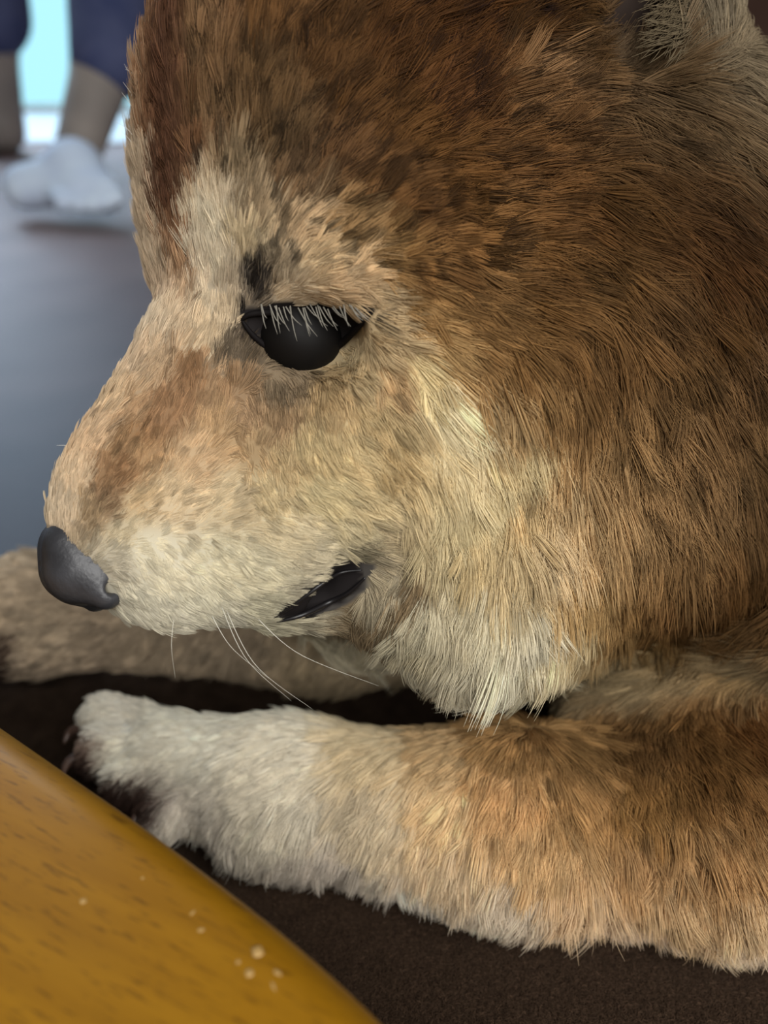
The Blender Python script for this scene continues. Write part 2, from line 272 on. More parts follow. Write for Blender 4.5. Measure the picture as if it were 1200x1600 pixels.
#END COAT
def table(s): return np.array([[float(x) for x in r.split()] for r in s.replace('\n', ';').split(';') if r.strip()])
def interp(tab, xy, power=4.0, chunk=20000):
    out = np.empty((len(xy), tab.shape[1] - 2))
    for i in range(0, len(xy), chunk):
        q = xy[i:i + chunk]; d2 = ((q[:, None, :] - tab[None, :, :2]) ** 2).sum(-1) + 60.0
        w = d2 ** (-power / 2 - .5); w /= w.sum(1, keepdims=True); out[i:i + chunk] = w @ tab[:, 2:]
    return out
TC = [table(x) for x in (COL_HEAD, COL_TRUNK, COL_LEG, COL_FAR, COL_EAR)]
TC[2][:, 2:] *= np.where((TC[2][:, 1] > 1195) & (TC[2][:, 0] > 640), 1.12, 1.0)[:, None]
TF = [table(x) for x in (FLOW_HEAD, FLOW_TRUNK, FLOW_LEG, FLOW_FAR, FLOW_EAR)]
GP = [[p for p in prims if p[0] == g and p[1] > 0] for g in range(5)]
# per vertex: which part of the body it belongs to, its place seen from the side of the head
gd = np.stack([np.min([dist(p[3], p[4], bv) for p in GP[g]], 0) for g in range(5)], 1)
gd[:, 1] += .8
far = ((bv - C0) @ S_AX) < 0
vref = np.where((far & (gd.argmin(1) != 2) & (gd.argmin(1) != 3) & ~((pix(bv)[:, 0] > 120) & (pix(bv)[:, 0] < 330) & (pix(bv)[:, 1] < 480)))[:, None], mir(bv), bv); vxy = pix(vref)
wg = np.exp(-(gd - gd.min(1, keepdims=True)) / .25); wg /= wg.sum(1, keepdims=True)
vcol = np.zeros((len(bv), 3)); vflow = np.zeros((len(bv), 4))
for g in range(5):
    m = wg[:, g] > .02
    vcol[m] += wg[m, g:g + 1] * lin(interp(TC[g], vxy[m])); vflow[m] += wg[m, g:g + 1] * interp(TF[g], vxy[m])
vflow[:, 2] = np.where(vflow[:, 2] > .9, .9 + (vflow[:, 2] - .9) * .62, vflow[:, 2])
GAIN = 1.55
def tone(c): g = (c @ np.array([.3, .59, .11]))[:, None]; c = c * .93 + g * .07; return np.clip(c * (np.clip(g, .004, 1) / .42) ** .17 * GAIN, 0, .85)
vcol = tone(vcol)
def inpoly(xy, poly):
    poly = np.array(poly, float); x, y = xy[:, 0], xy[:, 1]; r = np.zeros(len(xy), bool); j = len(poly) - 1
    for i in range(len(poly)):
        xi, yi = poly[i]; xj, yj = poly[j]
        c = ((yi > y) != (yj > y)) & (x < (xj - xi) * (y - yi) / (yj - yi + 1e-9) + xi); r ^= c; j = i
    return r
EYE = [(382, 492), (410, 486), (470, 484), (530, 484), (580, 487), (560, 508), (533, 532), (503, 554), (475, 561), (440, 554), (410, 539), (392, 520)]
MOUTH = [(412, 968), (462, 936), (496, 908), (524, 888), (554, 884), (566, 898), (558, 926), (524, 950), (470, 970)]
bv = bv - bnrm * np.clip(.27 * vflow[:, 2:3] - .02, .08, .5)      # the hide lies below the coat
h = W(bv)[:, 2] * 100
wv = W(bv); wv[:, 2] = np.where(h < .5, .005 + (wv[:, 2] - .005) * .05, wv[:, 2])
headish = (gd.argmin(1) == 0)
vsk = vcol * .68
bald_v = headish & (inpoly(vxy, EYE) | inpoly(vxy, MOUTH))
ec = np.array([480, 520]); mc = np.array([505, 925]); vsk[headish & inpoly((vxy - mc) / (1.3, 1.35) + mc, MOUTH)] = (.05, .045, .04); vsk[bald_v | (headish & inpoly((vxy - ec) / (1.12, 1.22) + ec, EYE))] = (.012, .010, .010)
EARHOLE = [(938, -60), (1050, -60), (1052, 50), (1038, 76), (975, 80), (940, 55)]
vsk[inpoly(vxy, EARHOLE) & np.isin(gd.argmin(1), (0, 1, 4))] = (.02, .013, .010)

skin = mat('dog_skin', (200, 180, 150), .8, .1); N_, L_, B_ = nodes(skin)
at = N_.new('ShaderNodeAttribute'); at.attribute_name = 'coat'; L_.new(at.outputs['Color'], B_.inputs['Base Color'])
dog = bpy.data.objects.new('dog', None); sc.collection.objects.link(dog); dog.location = (.18, .24, 0)
tag(dog, 'red and cream spitz type dog lying on brown blanket, head lowered over its forepaws', 'dog')
body = mesh_obj('body', wv - np.array(dog.location), bq, skin, dog)
ca = body.data.color_attributes.new('coat', 'FLOAT_COLOR', 'POINT'); ca.data.foreach_set('color', np.c_[vsk, np.ones(len(vcol))].astype(np.float32).ravel())
DL = np.array(dog.location)
bvh = BVHTree.FromPolygons([tuple(v) for v in bv], [tuple(int(i) for i in q) for q in bq])
def surf(px, py, off=0.0):                                  # point on the near surface of the body seen along a ray
    r = Vector(((px - 600) / FPX, (800 - py) / FPX, 1)).normalized(); loc, n, i, d = bvh.ray_cast(Vector((0, 0, 0)), r)
    if loc is None: return H(px, py, 4)
    if n.dot(r) > 0: n = -n
    return np.array(loc + n * off)
# ------------------------------------------------------------------ nose
def sdf_obj(name, ps, step, m, parent, n=2, world_frame=False):
    F, lo = field(ps, step, pad=.3); v, q = polygonise(F, lo, step); v = smooth(v, q, n)
    wv = v * .01 if world_frame else W(v)
    o = mesh_obj(name, wv - (np.array(parent.location) if parent else 0), q, m, parent)
    return o, v, q
def sub(fn):                                              # collect shapes for one small object
    global prims
    keep, prims = prims, []
    fn(); out, prims = prims, keep
    return out
def nose_shapes():
    both(cone, 0, [H(108, 852, .4), H(158, 900, .85)], .45, .42, k=.3)
    ell(0, H(116, 873, 0), (.72, 1.0, .95), k=.3, axes=FU)
    both(ell, 0, [H(122, 893, .42)], (.72, .70, .62), k=.4, axes=FU)
    cone(0, H(135, 915, 0), H(150, 935, 0), .45, .33, k=.4)
    both(cone, 0, [H(125, 900, .6), H(166, 928, 1.0)], .48, .38, k=.3)
    both(cone, 0, [H(110, 850, .35), H(150, 885, .8)], .5, .36, k=.4)
    both(cone, 0, [H(181, 921, 1.45), H(160, 915, .85)], .15, .13, k=.12, sign=-1)
    both(cone, 0, [H(184, 924, 1.5), H(196, 916, 1.5)], .12, .06, k=.1, sign=-1)
    cone(0, H(68, 885, 0), H(130, 953, 0), .05, .05, k=.12, sign=-1)
nose_m = noise_mat('nose_leather', [(34, 34, 36), (50, 50, 53)], 90, rough=.42, bump=.35, bscale=900, dist_=.0004, spec=.4)
sdf_obj('nose', sub(nose_shapes), .05, nose_m, dog, 2)

# ------------------------------------------------------------------ eye
eye_m = mat('eye', (12, 10, 9), .6, .15); lid_m = mat('eyelid', (16, 13, 13), .7, .08); lip_m = mat('lip', (20, 18, 19), .4, .4)
claw_m = mat('claw', (74, 56, 47), .4, .4)
for side in (0, 1):
    c = H(470, 524, 2.5); c = mir(c) if side else c
    bm = bmesh.new(); bmesh.ops.create_uvsphere(bm, u_segments=40, v_segments=24, radius=.0108, matrix=Matrix.Translation(W(c) - DL))
    bm_obj('eyeball', bm, eye_m, dog, True)
def lid(pts, r, name, off=.06, m=lid_m, n=28, ends=.25):
    ps = spline([surf(x, y, off) for x, y in pts], n)
    rr = [r * (ends + (1 - ends) * math.sin(math.pi * i / (n - 1)) ** .6) for i in range(n)]
    for side in (0, 1):
        q = mir(ps) if side else ps
        V, Fc = tube(W(q) - DL, [x * .01 for x in rr]); mesh_obj(name, V, Fc, m, dog)
lid([(378, 500), (392, 490), (430, 485), (480, 483), (530, 483), (584, 486)], .09, 'upper_eyelid')
lid([(378, 498), (393, 522), (416, 543), (445, 558), (478, 566), (508, 557), (538, 534), (564, 508), (584, 486)], .10, 'lower_eyelid')
lid([(432, 968), (470, 958), (515, 942), (545, 925), (572, 900)], .07, 'lower_lip', m=lip_m)
lid([(425, 964), (462, 940), (498, 912), (530, 892), (566, 888)], .05, 'upper_lip', m=lip_m)

# ------------------------------------------------------------------ claws
def claw(a, b, c, r):
    ps = spline([a, b, c], 9); V, Fc = tube(W(ps) - DL, [.01 * r * (1 - (i / 8) ** 1.6 * .85) for i in range(9)], 10)
    mesh_obj('claw', V, Fc, claw_m, dog)
claw(P(150, 1135, 29.2), P(112, 1142, 29.5), P(100, 1162, 29.2), .24)
claw(P(150, 1172, 28.5), P(108, 1190, 28.1), P(98, 1212, 27.9), .24)
claw(P(205, 1222, 27.9), P(168, 1238, 27.0), P(160, 1258, 26.8), .22)
claw(P(240, 1245, 27.3), P(212, 1278, 26.4), P(206, 1298, 26.3), .22)
for dy, dd in ((-35, .8), (5, .2), (45, -.6)):
    claw(P(-110, 985 + dy, 33 + dd), P(-140, 992 + dy, 32.9 + dd), P(-150, 1008 + dy, 32.8 + dd), .3)

# ------------------------------------------------------------------ hairs
def fur_material(name, rough=.5):
    m = bpy.data.materials.new(name); m.use_nodes = True; N, L, b = nodes(m)
    a = N.new('ShaderNodeAttribute'); a.attribute_name = 'coat'
    b.inputs['Roughness'].default_value = rough; b.inputs['Specular IOR Level'].default_value = .07
    tr = N.new('ShaderNodeBsdfTranslucent'); mx = N.new('ShaderNodeMixShader'); mx.inputs[0].default_value = .33
    L.new(a.outputs['Color'], b.inputs['Base Color']); L.new(a.outputs['Color'], tr.inputs['Color'])
    L.new(b.outputs[0], mx.inputs[1]); L.new(tr.outputs[0], mx.inputs[2]); L.new(mx.outputs[0], N['Material Output'].inputs['Surface'])
    return m
fur_m = fur_material('fur')
def hair_obj(name, pts, rad, col, m, parent=None):        # pts n x k x 3 world, rad n x k, col n x k x 3
    n, k = pts.shape[:2]; cd = bpy.data.hair_curves.new(name); cd.add_curves([k] * n)
    off = np.array(parent.location) if parent else 0
    cd.position_data.foreach_set('vector', (pts - off).astype(np.float32).ravel())
    ra = cd.attributes.get('radius') or cd.attributes.new('radius', 'FLOAT', 'POINT'); ra.data.foreach_set('value', rad.astype(np.float32).ravel())
    ca = cd.attributes.new('coat', 'FLOAT_COLOR', 'POINT'); ca.data.foreach_set('color', np.concatenate([col, np.ones((n, k, 1))], -1).astype(np.float32).ravel())
    cd.materials.append(m); o = bpy.data.objects.new(name, cd); sc.collection.objects.link(o)
    if parent: o.parent = parent
    return o
tri = np.concatenate([bq[:, [0, 1, 2]], bq[:, [0, 2, 3]]])
A, B, C = (bv[tri[:, i]] for i in range(3)); cr = np.cross(B - A, C - A); ar = np.linalg.norm(cr, axis=1) * .5
nrm = np.zeros_like(bv)
for i in range(3): np.add.at(nrm, tri[:, i], cr)
nrm /= np.linalg.norm(nrm, axis=1, keepdims=True) + 1e-9
if ((nrm * bv).sum(1) > 0).mean() > .75: nrm = -nrm
cen = (A + B + C) / 3; cp = pix(cen); fn = cr / (np.linalg.norm(cr, axis=1, keepdims=True) + 1e-9)
if np.mean((fn * nrm[tri[:, 0]]).sum(1)) < 0: fn = -fn
face = -(fn * cen).sum(1) / np.linalg.norm(cen, axis=1)
dens = np.where(face > -.25, 1.0, .22)
dens *= np.where((cp[:, 0] > -160) & (cp[:, 0] < 1330) & (cp[:, 1] > -160) & (cp[:, 1] < 1650), 1, .10)
grp = gd.argmin(1)
dens *= np.where(grp[tri[:, 0]] == 3, .55, 1.0)
dens[(W(cen)[:, 2] < .002)] = 0
tl = vflow[tri[:, 0], 2]; dens *= np.clip(.75 / np.sqrt(tl), .6, 1.8)
dens *= np.where(bald_v[tri].any(1), 0, 1)
area_all = (dens * ar).sum(); NH = int(FUR * 960 * area_all)
print('HAIRS', NH, 'area', area_all)
w = dens * ar; ti = rng.choice(len(tri), NH, p=w / w.sum())
u1, u2 = rng.random(NH), rng.random(NH); fl = u1 + u2 > 1; u1[fl], u2[fl] = 1 - u1[fl], 1 - u2[fl]; bc = np.stack([1 - u1 - u2, u1, u2], 1)
root = (bv[tri[ti]] * bc[..., None]).sum(1); nn = (nrm[tri[ti]] * bc[..., None]).sum(1); nn /= np.linalg.norm(nn, axis=1, keepdims=True) + 1e-9
# colour and direction are read a little way off the root, so that markings mix at their borders
jit = rng.normal(0, 5, (NH, 2))
iref = np.where(((((root - C0) @ S_AX) < 0) & ~np.isin(grp[tri[ti, 0]], (2, 3)) & ~((pix(root)[:, 0] > 120) & (pix(root)[:, 0] < 330) & (pix(root)[:, 1] < 480)))[:, None], mir(root), root); rxy = pix(iref)
hflow = (vflow[tri[ti]] * bc[..., None]).sum(1); hcol = (vcol[tri[ti]] * bc[..., None]).sum(1)
g0 = grp[tri[ti, 0]]; m0 = (wg[tri[ti]].max(2).min(1) > .9)
for g in range(5):
    m = m0 & (g0 == g)
    hcol[m] = tone(lin(interp(TC[g], (rxy + jit)[m], 4.5)))
NOSE = [(60, 822), (86, 830), (100, 848), (126, 878), (150, 902), (178, 920), (178, 940), (150, 960), (60, 935)]
ring = np.zeros(NH, bool); ec = np.array([480, 520])
for sx, sy in ((1.06, 1.18), (1.1, 1.08)): ring |= inpoly((rxy - ec) / (sx, sy) + ec, EYE)
ring &= (g0 == 0) & (rxy[:, 1] > 487); hcol[ring] = (.02, .017, .016)
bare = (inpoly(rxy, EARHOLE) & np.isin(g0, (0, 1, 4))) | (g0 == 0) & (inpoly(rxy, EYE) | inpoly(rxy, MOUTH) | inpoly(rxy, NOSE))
# image-plane direction -> 3-D direction on the surface
D2 = hflow[:, :2] / (np.linalg.norm(hflow[:, :2], axis=1, keepdims=True) + 1e-9)
ex = np.array([1.0, 0, 0]); ey = np.array([0, -1.0, 0])
ttan = D2[:, :1] * ex + D2[:, 1:] * ey
farr = (((root - C0) @ S_AX) < 0) & ~np.isin(g0, (2, 3))
farr &= ~((rxy[:, 0] < 330) & (rxy[:, 1] < 480) & (pix(root)[:, 0] > 120)); ttan[farr] -= 2 * (ttan[farr] @ S_AX)[:, None] * S_AX
ttan -= (ttan * nn).sum(1, keepdims=True) * nn; ttan /= np.linalg.norm(ttan, axis=1, keepdims=True) + 1e-6
# locks
ncl = max(NH // 22, 10); ci = rng.choice(NH, ncl, replace=False); kd = kdtree.KDTree(ncl)
for j, i in enumerate(ci): kd.insert(root[i], j)
kd.balance(); cl = np.fromiter((kd.find(r)[1] for r in root), int, NH)
cside = np.cross(nn, ttan)
cjit = rng.normal(0, .19, ncl); clen = rng.lognormal(0, .16, ncl); clift = rng.normal(0, .12, ncl); cval = rng.normal(0, 1, ncl); cdark = rng.random(ncl)
ang = cjit[cl] + rng.normal(0, .16, NH)
td = ttan * np.cos(ang)[:, None] + cside * np.sin(ang)[:, None]
Lh = hflow[:, 2] * clen[cl] * rng.lognormal(0, .14, NH)
lift = np.clip(.62 * hflow[:, 3] + .6 * clift[cl] + rng.normal(0, .05, NH), .04, .9)
K = 6; t = np.linspace(0, 1, K)
pts = np.empty((NH, K, 3)); pts[:, 0] = root - nn * .03
for k in range(1, K):
    tm = (t[k] + t[k - 1]) / 2; a = lift * (1.35 - 1.15 * tm); d = td * np.sqrt(np.clip(1 - a * a, .05, 1))[:, None] + nn * a[:, None]
    pts[:, k] = pts[:, k - 1] + d * (Lh / (K - 1))[:, None]
# pull the hairs of a lock together towards its tip
ctip = pts[ci[cl]] ; cw = (t ** 1.4 * .48)[None, :, None]
near = np.linalg.norm(root - root[ci[cl]], axis=1) < .55
pts = np.where(near[:, None, None], pts * (1 - cw) + (ctip + (pts[:, :1] - ctip[:, :1]) * .35) * cw, pts)
lum = hcol @ np.array([.3, .6, .1])
dark_zone = (g0 == 0) & (rxy[:, 1] < 430) & (rxy[:, 0] > 300) & (rxy[:, 0] < 930) & ~((rxy[:, 0] < 400) & (rxy[:, 1] > 285))
amp = np.where(dark_zone, .34, np.clip(.30 - .38 * lum, .09, .22))
val = np.exp(cval[cl] * amp + rng.normal(0, 1, NH) * amp * .7)
val *= np.where(dark_zone & (cdark[cl] < .24), .42, 1) * np.where(dark_zone & (cdark[cl] > .9), 1.7, 1)
ruff = (rxy[:, 0] > 820) & (rxy[:, 1] > 500) & (rxy[:, 1] < 1000) & (g0 <= 1)
val *= np.where(ruff & (cdark[cl] < .12), .6, 1) * np.where(ruff & (cdark[cl] > .8), 1.2, 1)
val = np.clip(val, .3, 1.55); c0 = np.clip(hcol * val[:, None], .004, .80)
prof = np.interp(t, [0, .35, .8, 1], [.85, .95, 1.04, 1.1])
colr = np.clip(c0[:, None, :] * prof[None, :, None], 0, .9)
R0 = np.where(g0 == 3, .015, .0072 + .0020 * np.clip(hflow[:, 2], 0, 2)) * rng.lognormal(0, .2, NH)
rad = R0[:, None] * np.interp(t, [0, .3, .75, 1], [.9, 1.0, .75, .18])[None, :]
ok = ~bare
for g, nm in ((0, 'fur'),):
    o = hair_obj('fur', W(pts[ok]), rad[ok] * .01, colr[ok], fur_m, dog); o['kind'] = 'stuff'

# long single hairs
def strands(name, lines, r, col, m, k=14, k_ind='stuff'):
    P_ = []; R_ = []; C_ = []
    for ln in lines:
        ps = spline(ln, k); P_.append(W(ps)); R_.append([r * .01 * (1 - .85 * (i / (k - 1)) ** 1.5) for i in range(k)]); C_.append([lin(col)] * k)
    return hair_obj(name, np.array(P_), np.array(R_), np.array(C_), m, dog)
wl = []
def out(px, py, d): return P(px, py, d)
for a, b, c in (((352, 950), (400, 1040), (488, 1108)), ((345, 945), (385, 1030), (455, 1095)), ((398, 962), (468, 1022), (592, 1072)), ((272, 962), (268, 1010), (274, 1060)), ((330, 960), (362, 1012), (420, 1060))):
    s0 = surf(*a, 0); d0 = s0[2]; wl.append([s0, P(*b, d0 + .1), P(*c, d0 + .6)])
for w_ in wl:
    ps = spline(w_, 16); V, Fc = tube(W(ps) - DL, [.0001 * (.85 - .7 * i / 15) for i in range(16)], 6); mesh_obj('whisker', V, Fc, mat('whisker', (196, 192, 178), .4, .4) if 'whisker' not in bpy.data.materials else bpy.data.materials['whisker'], dog)
lash = []
for i in range(30):
    u = (i + rng.uniform(-.9, .9)) / 29; x0 = 405 + 150 * u + rng.normal(0, 2); s0 = surf(x0, 474, .0); d0 = s0[2] - .16
    ln = (46 - 40 * abs(u - .3)) * rng.uniform(.35, 1.15); lx = 8 + 16 * u + rng.normal(0, 7)
    lash.append([P(x0, 478 + rng.uniform(-4, 5), s0[2] - .02), P(x0 + lx * .5, 484 + ln * .55, d0), P(x0 + lx, 484 + ln, d0 + .02)])
tag(strands('eyelashes', lash, .016, (140, 136, 126), fur_material('lash')), kind='stuff')
brow = []
for a, b in (((214, 190), (190, 144)), ((210, 215), (180, 190)), ((208, 122), (196, 108)), ((212, 240), (190, 205)), ((212, 170), (192, 128)), ((110, 700), (88, 696)), ((212, 150), (194, 100))):
    d0 = H(a[0], a[1], -1.0)[2]; brow.append([P(*a, d0), P((a[0] + b[0]) / 2 + 3, (a[1] + b[1]) / 2 - 2, d0 - .05), P(*b, d0 - .1)])
tag(strands('guard_hairs', brow, .011, (225, 215, 200), bpy.data.materials['lash']), kind='stuff')
earh = []
for i in range(380):                                      # tufts across the ear opening
    x0 = rng.uniform(1045, 1110); y0 = rng.uniform(-60, 60); s0 = surf(x0, y0, 0)
    if s0[2] > 33: continue
    l_ = rng.uniform(30, 75); a = math.radians(rng.normal(140, 22)); x1 = x0 + math.cos(a) * l_; y1 = y0 + math.sin(a) * l_
    earh.append([s0, P((x0 + x1) / 2, (y0 + y1) / 2 + 5, s0[2] - .6), P(x1, y1, s0[2] - .8)])
tag(strands('ear_tuft', earh, .016, (104, 92, 72), bpy.data.materials['lash'], k=8), kind='stuff')

# ------------------------------------------------------------------ blanket under the dog
def wcm(p): return W(p) * 100
blanket_m = noise_mat('blanket_fleece', [(52, 40, 31), (66, 52, 41)], 120, rough=.95, bump=.6, bscale=700, dist_=.002, spec=.1)
bm = bmesh.new(); nx, ny = 90, 60; X0, X1, Y0, Y1 = -.62, .75, -.25, .335
grid = {}
for i in range(nx + 1):
    for j in range(ny + 1):
        x = X0 + (X1 - X0) * i / nx; y = Y0 + (Y1 - Y0) * j / ny; e = min(i, nx - i, j, ny - j)
        z = -.0008 * (1 + math.sin(x * 22 + y * 9) * .5 + math.sin(y * 31 - x * 6) * .5) - (.007 if e == 0 else .002 if e == 1 else 0)
        grid[i, j] = bm.verts.new((x, y + .004 * math.sin(x * 17), z))
for i in range(nx):
    for j in range(ny): bm.faces.new((grid[i, j], grid[i + 1, j], grid[i + 1, j + 1], grid[i, j + 1]))
bmesh.ops.solidify(bm, geom=bm.faces[:], thickness=.0065)
blanket = bm_obj('blanket', bm, blanket_m, None, True)
tag(blanket, 'dark brown fleece blanket spread on the grey carpet beneath the lying dog', 'blanket')
nf = int(70000 * FUR); px = rng.uniform(250, 1230, nf); py = rng.uniform(1370, 1620, nf)
rt = np.array([wcm(G(a, b)) for a, b in zip(px[:1], py[:1])])
yy = (800 - py) / FPX; dd = -CAM_H / (CP * yy - SP); rt = W(np.stack([(px - 600) / FPX * dd, yy * dd, dd], -1)); rt[:, 2] = -.0012
th = rng.uniform(0, 6.28, nf); ll = rng.uniform(.0012, .0032, nf); K2 = 4; fp = np.empty((nf, K2, 3)); fp[:, 0] = rt
for k in range(1, K2):
    th2 = th + rng.normal(0, .7, nf) * k; fp[:, k] = fp[:, k - 1] + np.stack([np.cos(th2) * ll * .28, np.sin(th2) * ll * .28, ll * .22 * (1.4 - .5 * k)], -1)
fc = lin(np.array([62, 48, 37]))[None] * rng.lognormal(0, .3, (nf, 1)); fc = np.repeat(fc[:, None, :], K2, 1)
tag(hair_obj('pile', fp, np.full((nf, K2), .00007), fc, fur_material('pile', .9), blanket), kind='stuff')

# ------------------------------------------------------------------ room
def box(name, a, b, m, parent=None, kind=None, bev=0):
    bm = bmesh.new(); bmesh.ops.create_cube(bm, size=1)
    bmesh.ops.scale(bm, vec=[b[i] - a[i] for i in range(3)], verts=bm.verts); bmesh.ops.translate(bm, vec=[(a[i] + b[i]) / 2 for i in range(3)], verts=bm.verts)
    if bev: bmesh.ops.bevel(bm, geom=bm.edges[:], offset=bev, segments=3, affect='EDGES', profile=.5)
    o = bm_obj(name, bm, m, parent); tag(o, kind=kind); return o
FZ = -.009
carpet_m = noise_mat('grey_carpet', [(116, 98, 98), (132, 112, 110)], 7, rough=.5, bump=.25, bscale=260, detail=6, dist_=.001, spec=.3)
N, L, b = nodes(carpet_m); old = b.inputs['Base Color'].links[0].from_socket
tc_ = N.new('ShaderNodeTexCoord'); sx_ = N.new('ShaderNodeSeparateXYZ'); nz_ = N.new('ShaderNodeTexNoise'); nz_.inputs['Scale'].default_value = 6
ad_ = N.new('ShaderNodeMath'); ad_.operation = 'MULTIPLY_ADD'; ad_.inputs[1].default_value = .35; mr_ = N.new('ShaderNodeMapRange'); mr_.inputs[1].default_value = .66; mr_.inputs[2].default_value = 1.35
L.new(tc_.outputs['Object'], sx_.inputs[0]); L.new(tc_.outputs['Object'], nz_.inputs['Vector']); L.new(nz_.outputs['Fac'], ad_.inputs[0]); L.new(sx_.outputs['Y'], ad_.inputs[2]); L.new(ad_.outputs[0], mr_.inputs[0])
mx_ = N.new('ShaderNodeMix'); mx_.data_type = 'RGBA'; mx_.inputs[6].default_value = (*lin((36, 31, 38)), 1); L.new(mr_.outputs[0], mx_.inputs[0]); L.new(old, mx_.inputs[7]); L.new(mx_.outputs[2], b.inputs['Base Color'])  # carpet darkens towards the camera: window-light falloff painted into its colour
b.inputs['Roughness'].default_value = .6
wall_m = noise_mat('wall_paint', [(120, 112, 104), (126, 118, 110)], 6, rough=.9, bump=.05)
white_m = mat('white_paint', (215, 222, 226), .5, .3)
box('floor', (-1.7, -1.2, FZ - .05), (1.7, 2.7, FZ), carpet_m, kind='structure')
box('ceiling', (-1.7, -1.2, 2.4), (1.7, 2.7, 2.45), wall_m, kind='structure')
box('wall_right', (1.7, -1.2, FZ - .05), (1.78, 2.7, 2.4), wall_m, kind='structure')
box('wall_left', (-1.78, -1.2, FZ - .05), (-1.7, 2.7, 2.4), wall_m, kind='structure')
box('wall_rear', (-1.7, -1.28, FZ - .05), (1.7, -1.2, 2.4), wall_m, kind='structure')
# far wall with a floor-length glazed door left of its middle
box('wall_far', (-.55, 2.7, FZ - .05), (1.7, 2.78, 2.4), noise_mat('brown_wall', [(86, 62, 52), (100, 74, 62)], 5, rough=.9, bump=.05), kind='structure')
box('wall_far', (-1.7, 2.7, 2.0), (-.55, 2.78, 2.4), wall_m, kind='structure')
win = bpy.data.objects.new('window_1', None); sc.collection.objects.link(win); win.location = (-1.12, 2.72, 0); win['kind'] = 'structure'
day = bpy.data.materials.new('daylight_pane'); day.use_nodes = True; N, L, b = nodes(day); em = N.new('ShaderNodeEmission')
em.inputs['Color'].default_value = (*lin((176, 238, 255)), 1); em.inputs['Strength'].default_value = 1.15; L.new(em.outputs[0], N['Material Output'].inputs['Surface'])
def lbox(name, a, b, m, parent, bev=0):
    l = parent.location; return box(name, tuple(a[i] - l[i] for i in range(3)), tuple(b[i] - l[i] for i in range(3)), m, parent, bev=bev)
lbox('pane', (-1.68, 2.725, .015), (-.57, 2.735, 1.98), day, win)
lbox('sill', (-1.7, 2.66, FZ), (-.55, 2.72, .012), mat('sill', (190, 190, 184), .5), win, .003)
lbox('frame', (-.59, 2.69, FZ), (-.55, 2.74, 2.0), white_m, win, .003); lbox('frame', (-1.7, 2.69, FZ), (-1.66, 2.74, 2.0), white_m, win, .003); lbox('frame', (-1.7, 2.69, 1.96), (-.55, 2.74, 2.0), white_m, win, .003)
box('trim_1', (-1.7, 2.02, FZ), (-.55, 2.66, FZ + .006), white_m, kind='structure', bev=.002)

# ------------------------------------------------------------------ person standing behind
person = bpy.data.objects.new('person', None); sc.collection.objects.link(person)
R_ank = wcm(P(122, 236, 117)); L_ank = wcm(P(8, 205, 172)); person.location = ((R_ank[0] + L_ank[0]) / 200, (R_ank[1] + L_ank[1]) / 200, FZ)
tag(person, 'person in cropped navy trousers and a white sock standing beyond the dog', 'person')
Rk = wcm(P(176, -150, 124)); Lk = L_ank + np.array([3, -2, 34.0]); hipR = np.array([Rk[0] + 3, Rk[1] + 16, 82.0]); hipL = np.array([hipR[0] - 17, hipR[1] + 10, 82.0]); Rmid = wcm(P(166, 90, 120))
def legs():
    cone(0, R_ank, Rmid, 3.3, 4.5, k=2); cone(0, Rmid, Rk, 4.6, 5.8, k=2); cone(0, Rk, hipR, 5.8, 8.5, k=2)
    cone(0, L_ank, L_ank + (Lk - L_ank) * .5, 4.0, 4.9, k=2); cone(0, L_ank + (Lk - L_ank) * .5, Lk, 4.9, 5.6, k=2); cone(0, Lk, hipL, 5.8, 8.5, k=2)
    cone(0, (hipR + hipL) / 2 + (-5, 0, 6), (hipR + hipL) / 2 + (5, 0, 6), 11, 11, k=5)
    cone(0, L_ank, np.array([L_ank[0] - 5, L_ank[1] - 14, 1.6]), 3.2, 2.2, k=2)
skin_m = noise_mat('person_skin', [(122, 116, 112), (138, 130, 124)], 14, rough=.6, bump=.05)
sdf_obj('body', sub(legs), .7, skin_m, person, 2, True)
navy_m = noise_mat('navy_cloth', [(58, 66, 100), (76, 82, 112)], 18, rough=.85, bump=.2, spec=.15)
hemR = wcm(P(172, 92, 119)); hemL = L_ank + (Lk - L_ank) * .62
def trousers():
    cone(0, hemR, Rk, 5.6, 7.2, k=2); cone(0, Rk, hipR, 7.2, 9.8, k=2); cone(0, hemL, Lk, 8.2, 8.4, k=2); cone(0, Lk, hipL, 7.2, 9.8, k=2)
    cone(0, (hipR + hipL) / 2 + (-5, 0, 6), (hipR + hipL) / 2 + (5, 0, 6), 12, 12, k=5)
sdf_obj('trousers', sub(trousers), .7, navy_m, person, 2, True)
sock_m = noise_mat('white_sock', [(196, 212, 236), (206, 222, 240)], 30, rough=.8, bump=.15, spec=.1)
def foot():
    a = wcm(P(112, 246, 117)); heel = wcm(P(40, 292, 115)); ball = wcm(P(130, 300, 112.5)); out_ = wcm(P(165, 303, 112))
    cone(0, a, wcm(P(118, 262, 115)), 2.9, 3.2, k=2); cone(0, wcm(P(116, 264, 115)), heel, 3.1, 2.6, k=2); cone(0, wcm(P(116, 264, 115)), ball, 3.1, 2.6, k=2); cone(0, heel, out_, 2.6, 2.2, k=1.5)
    cone(0, wcm(P(125, 268, 114.5)), out_, 3.0, 2.0, k=1.5)
    for x, y, r in ((98, 317, 1.35), (122, 320, 1.3), (144, 320, 1.3), (164, 317, 1.25), (181, 310, 1.15)):
        cone(0, wcm(P(x - 8, y - 12, 112.5)), wcm(P(x + 1, y - 2, 110.5)), r * 1.15, r, k=.5)
sk = sdf_obj('sock', sub(foot), .35, sock_m, person, 2, True)[0]; sk['label'] = 'white sock'
lo_s = wcm(P(10, 240, 172)); 
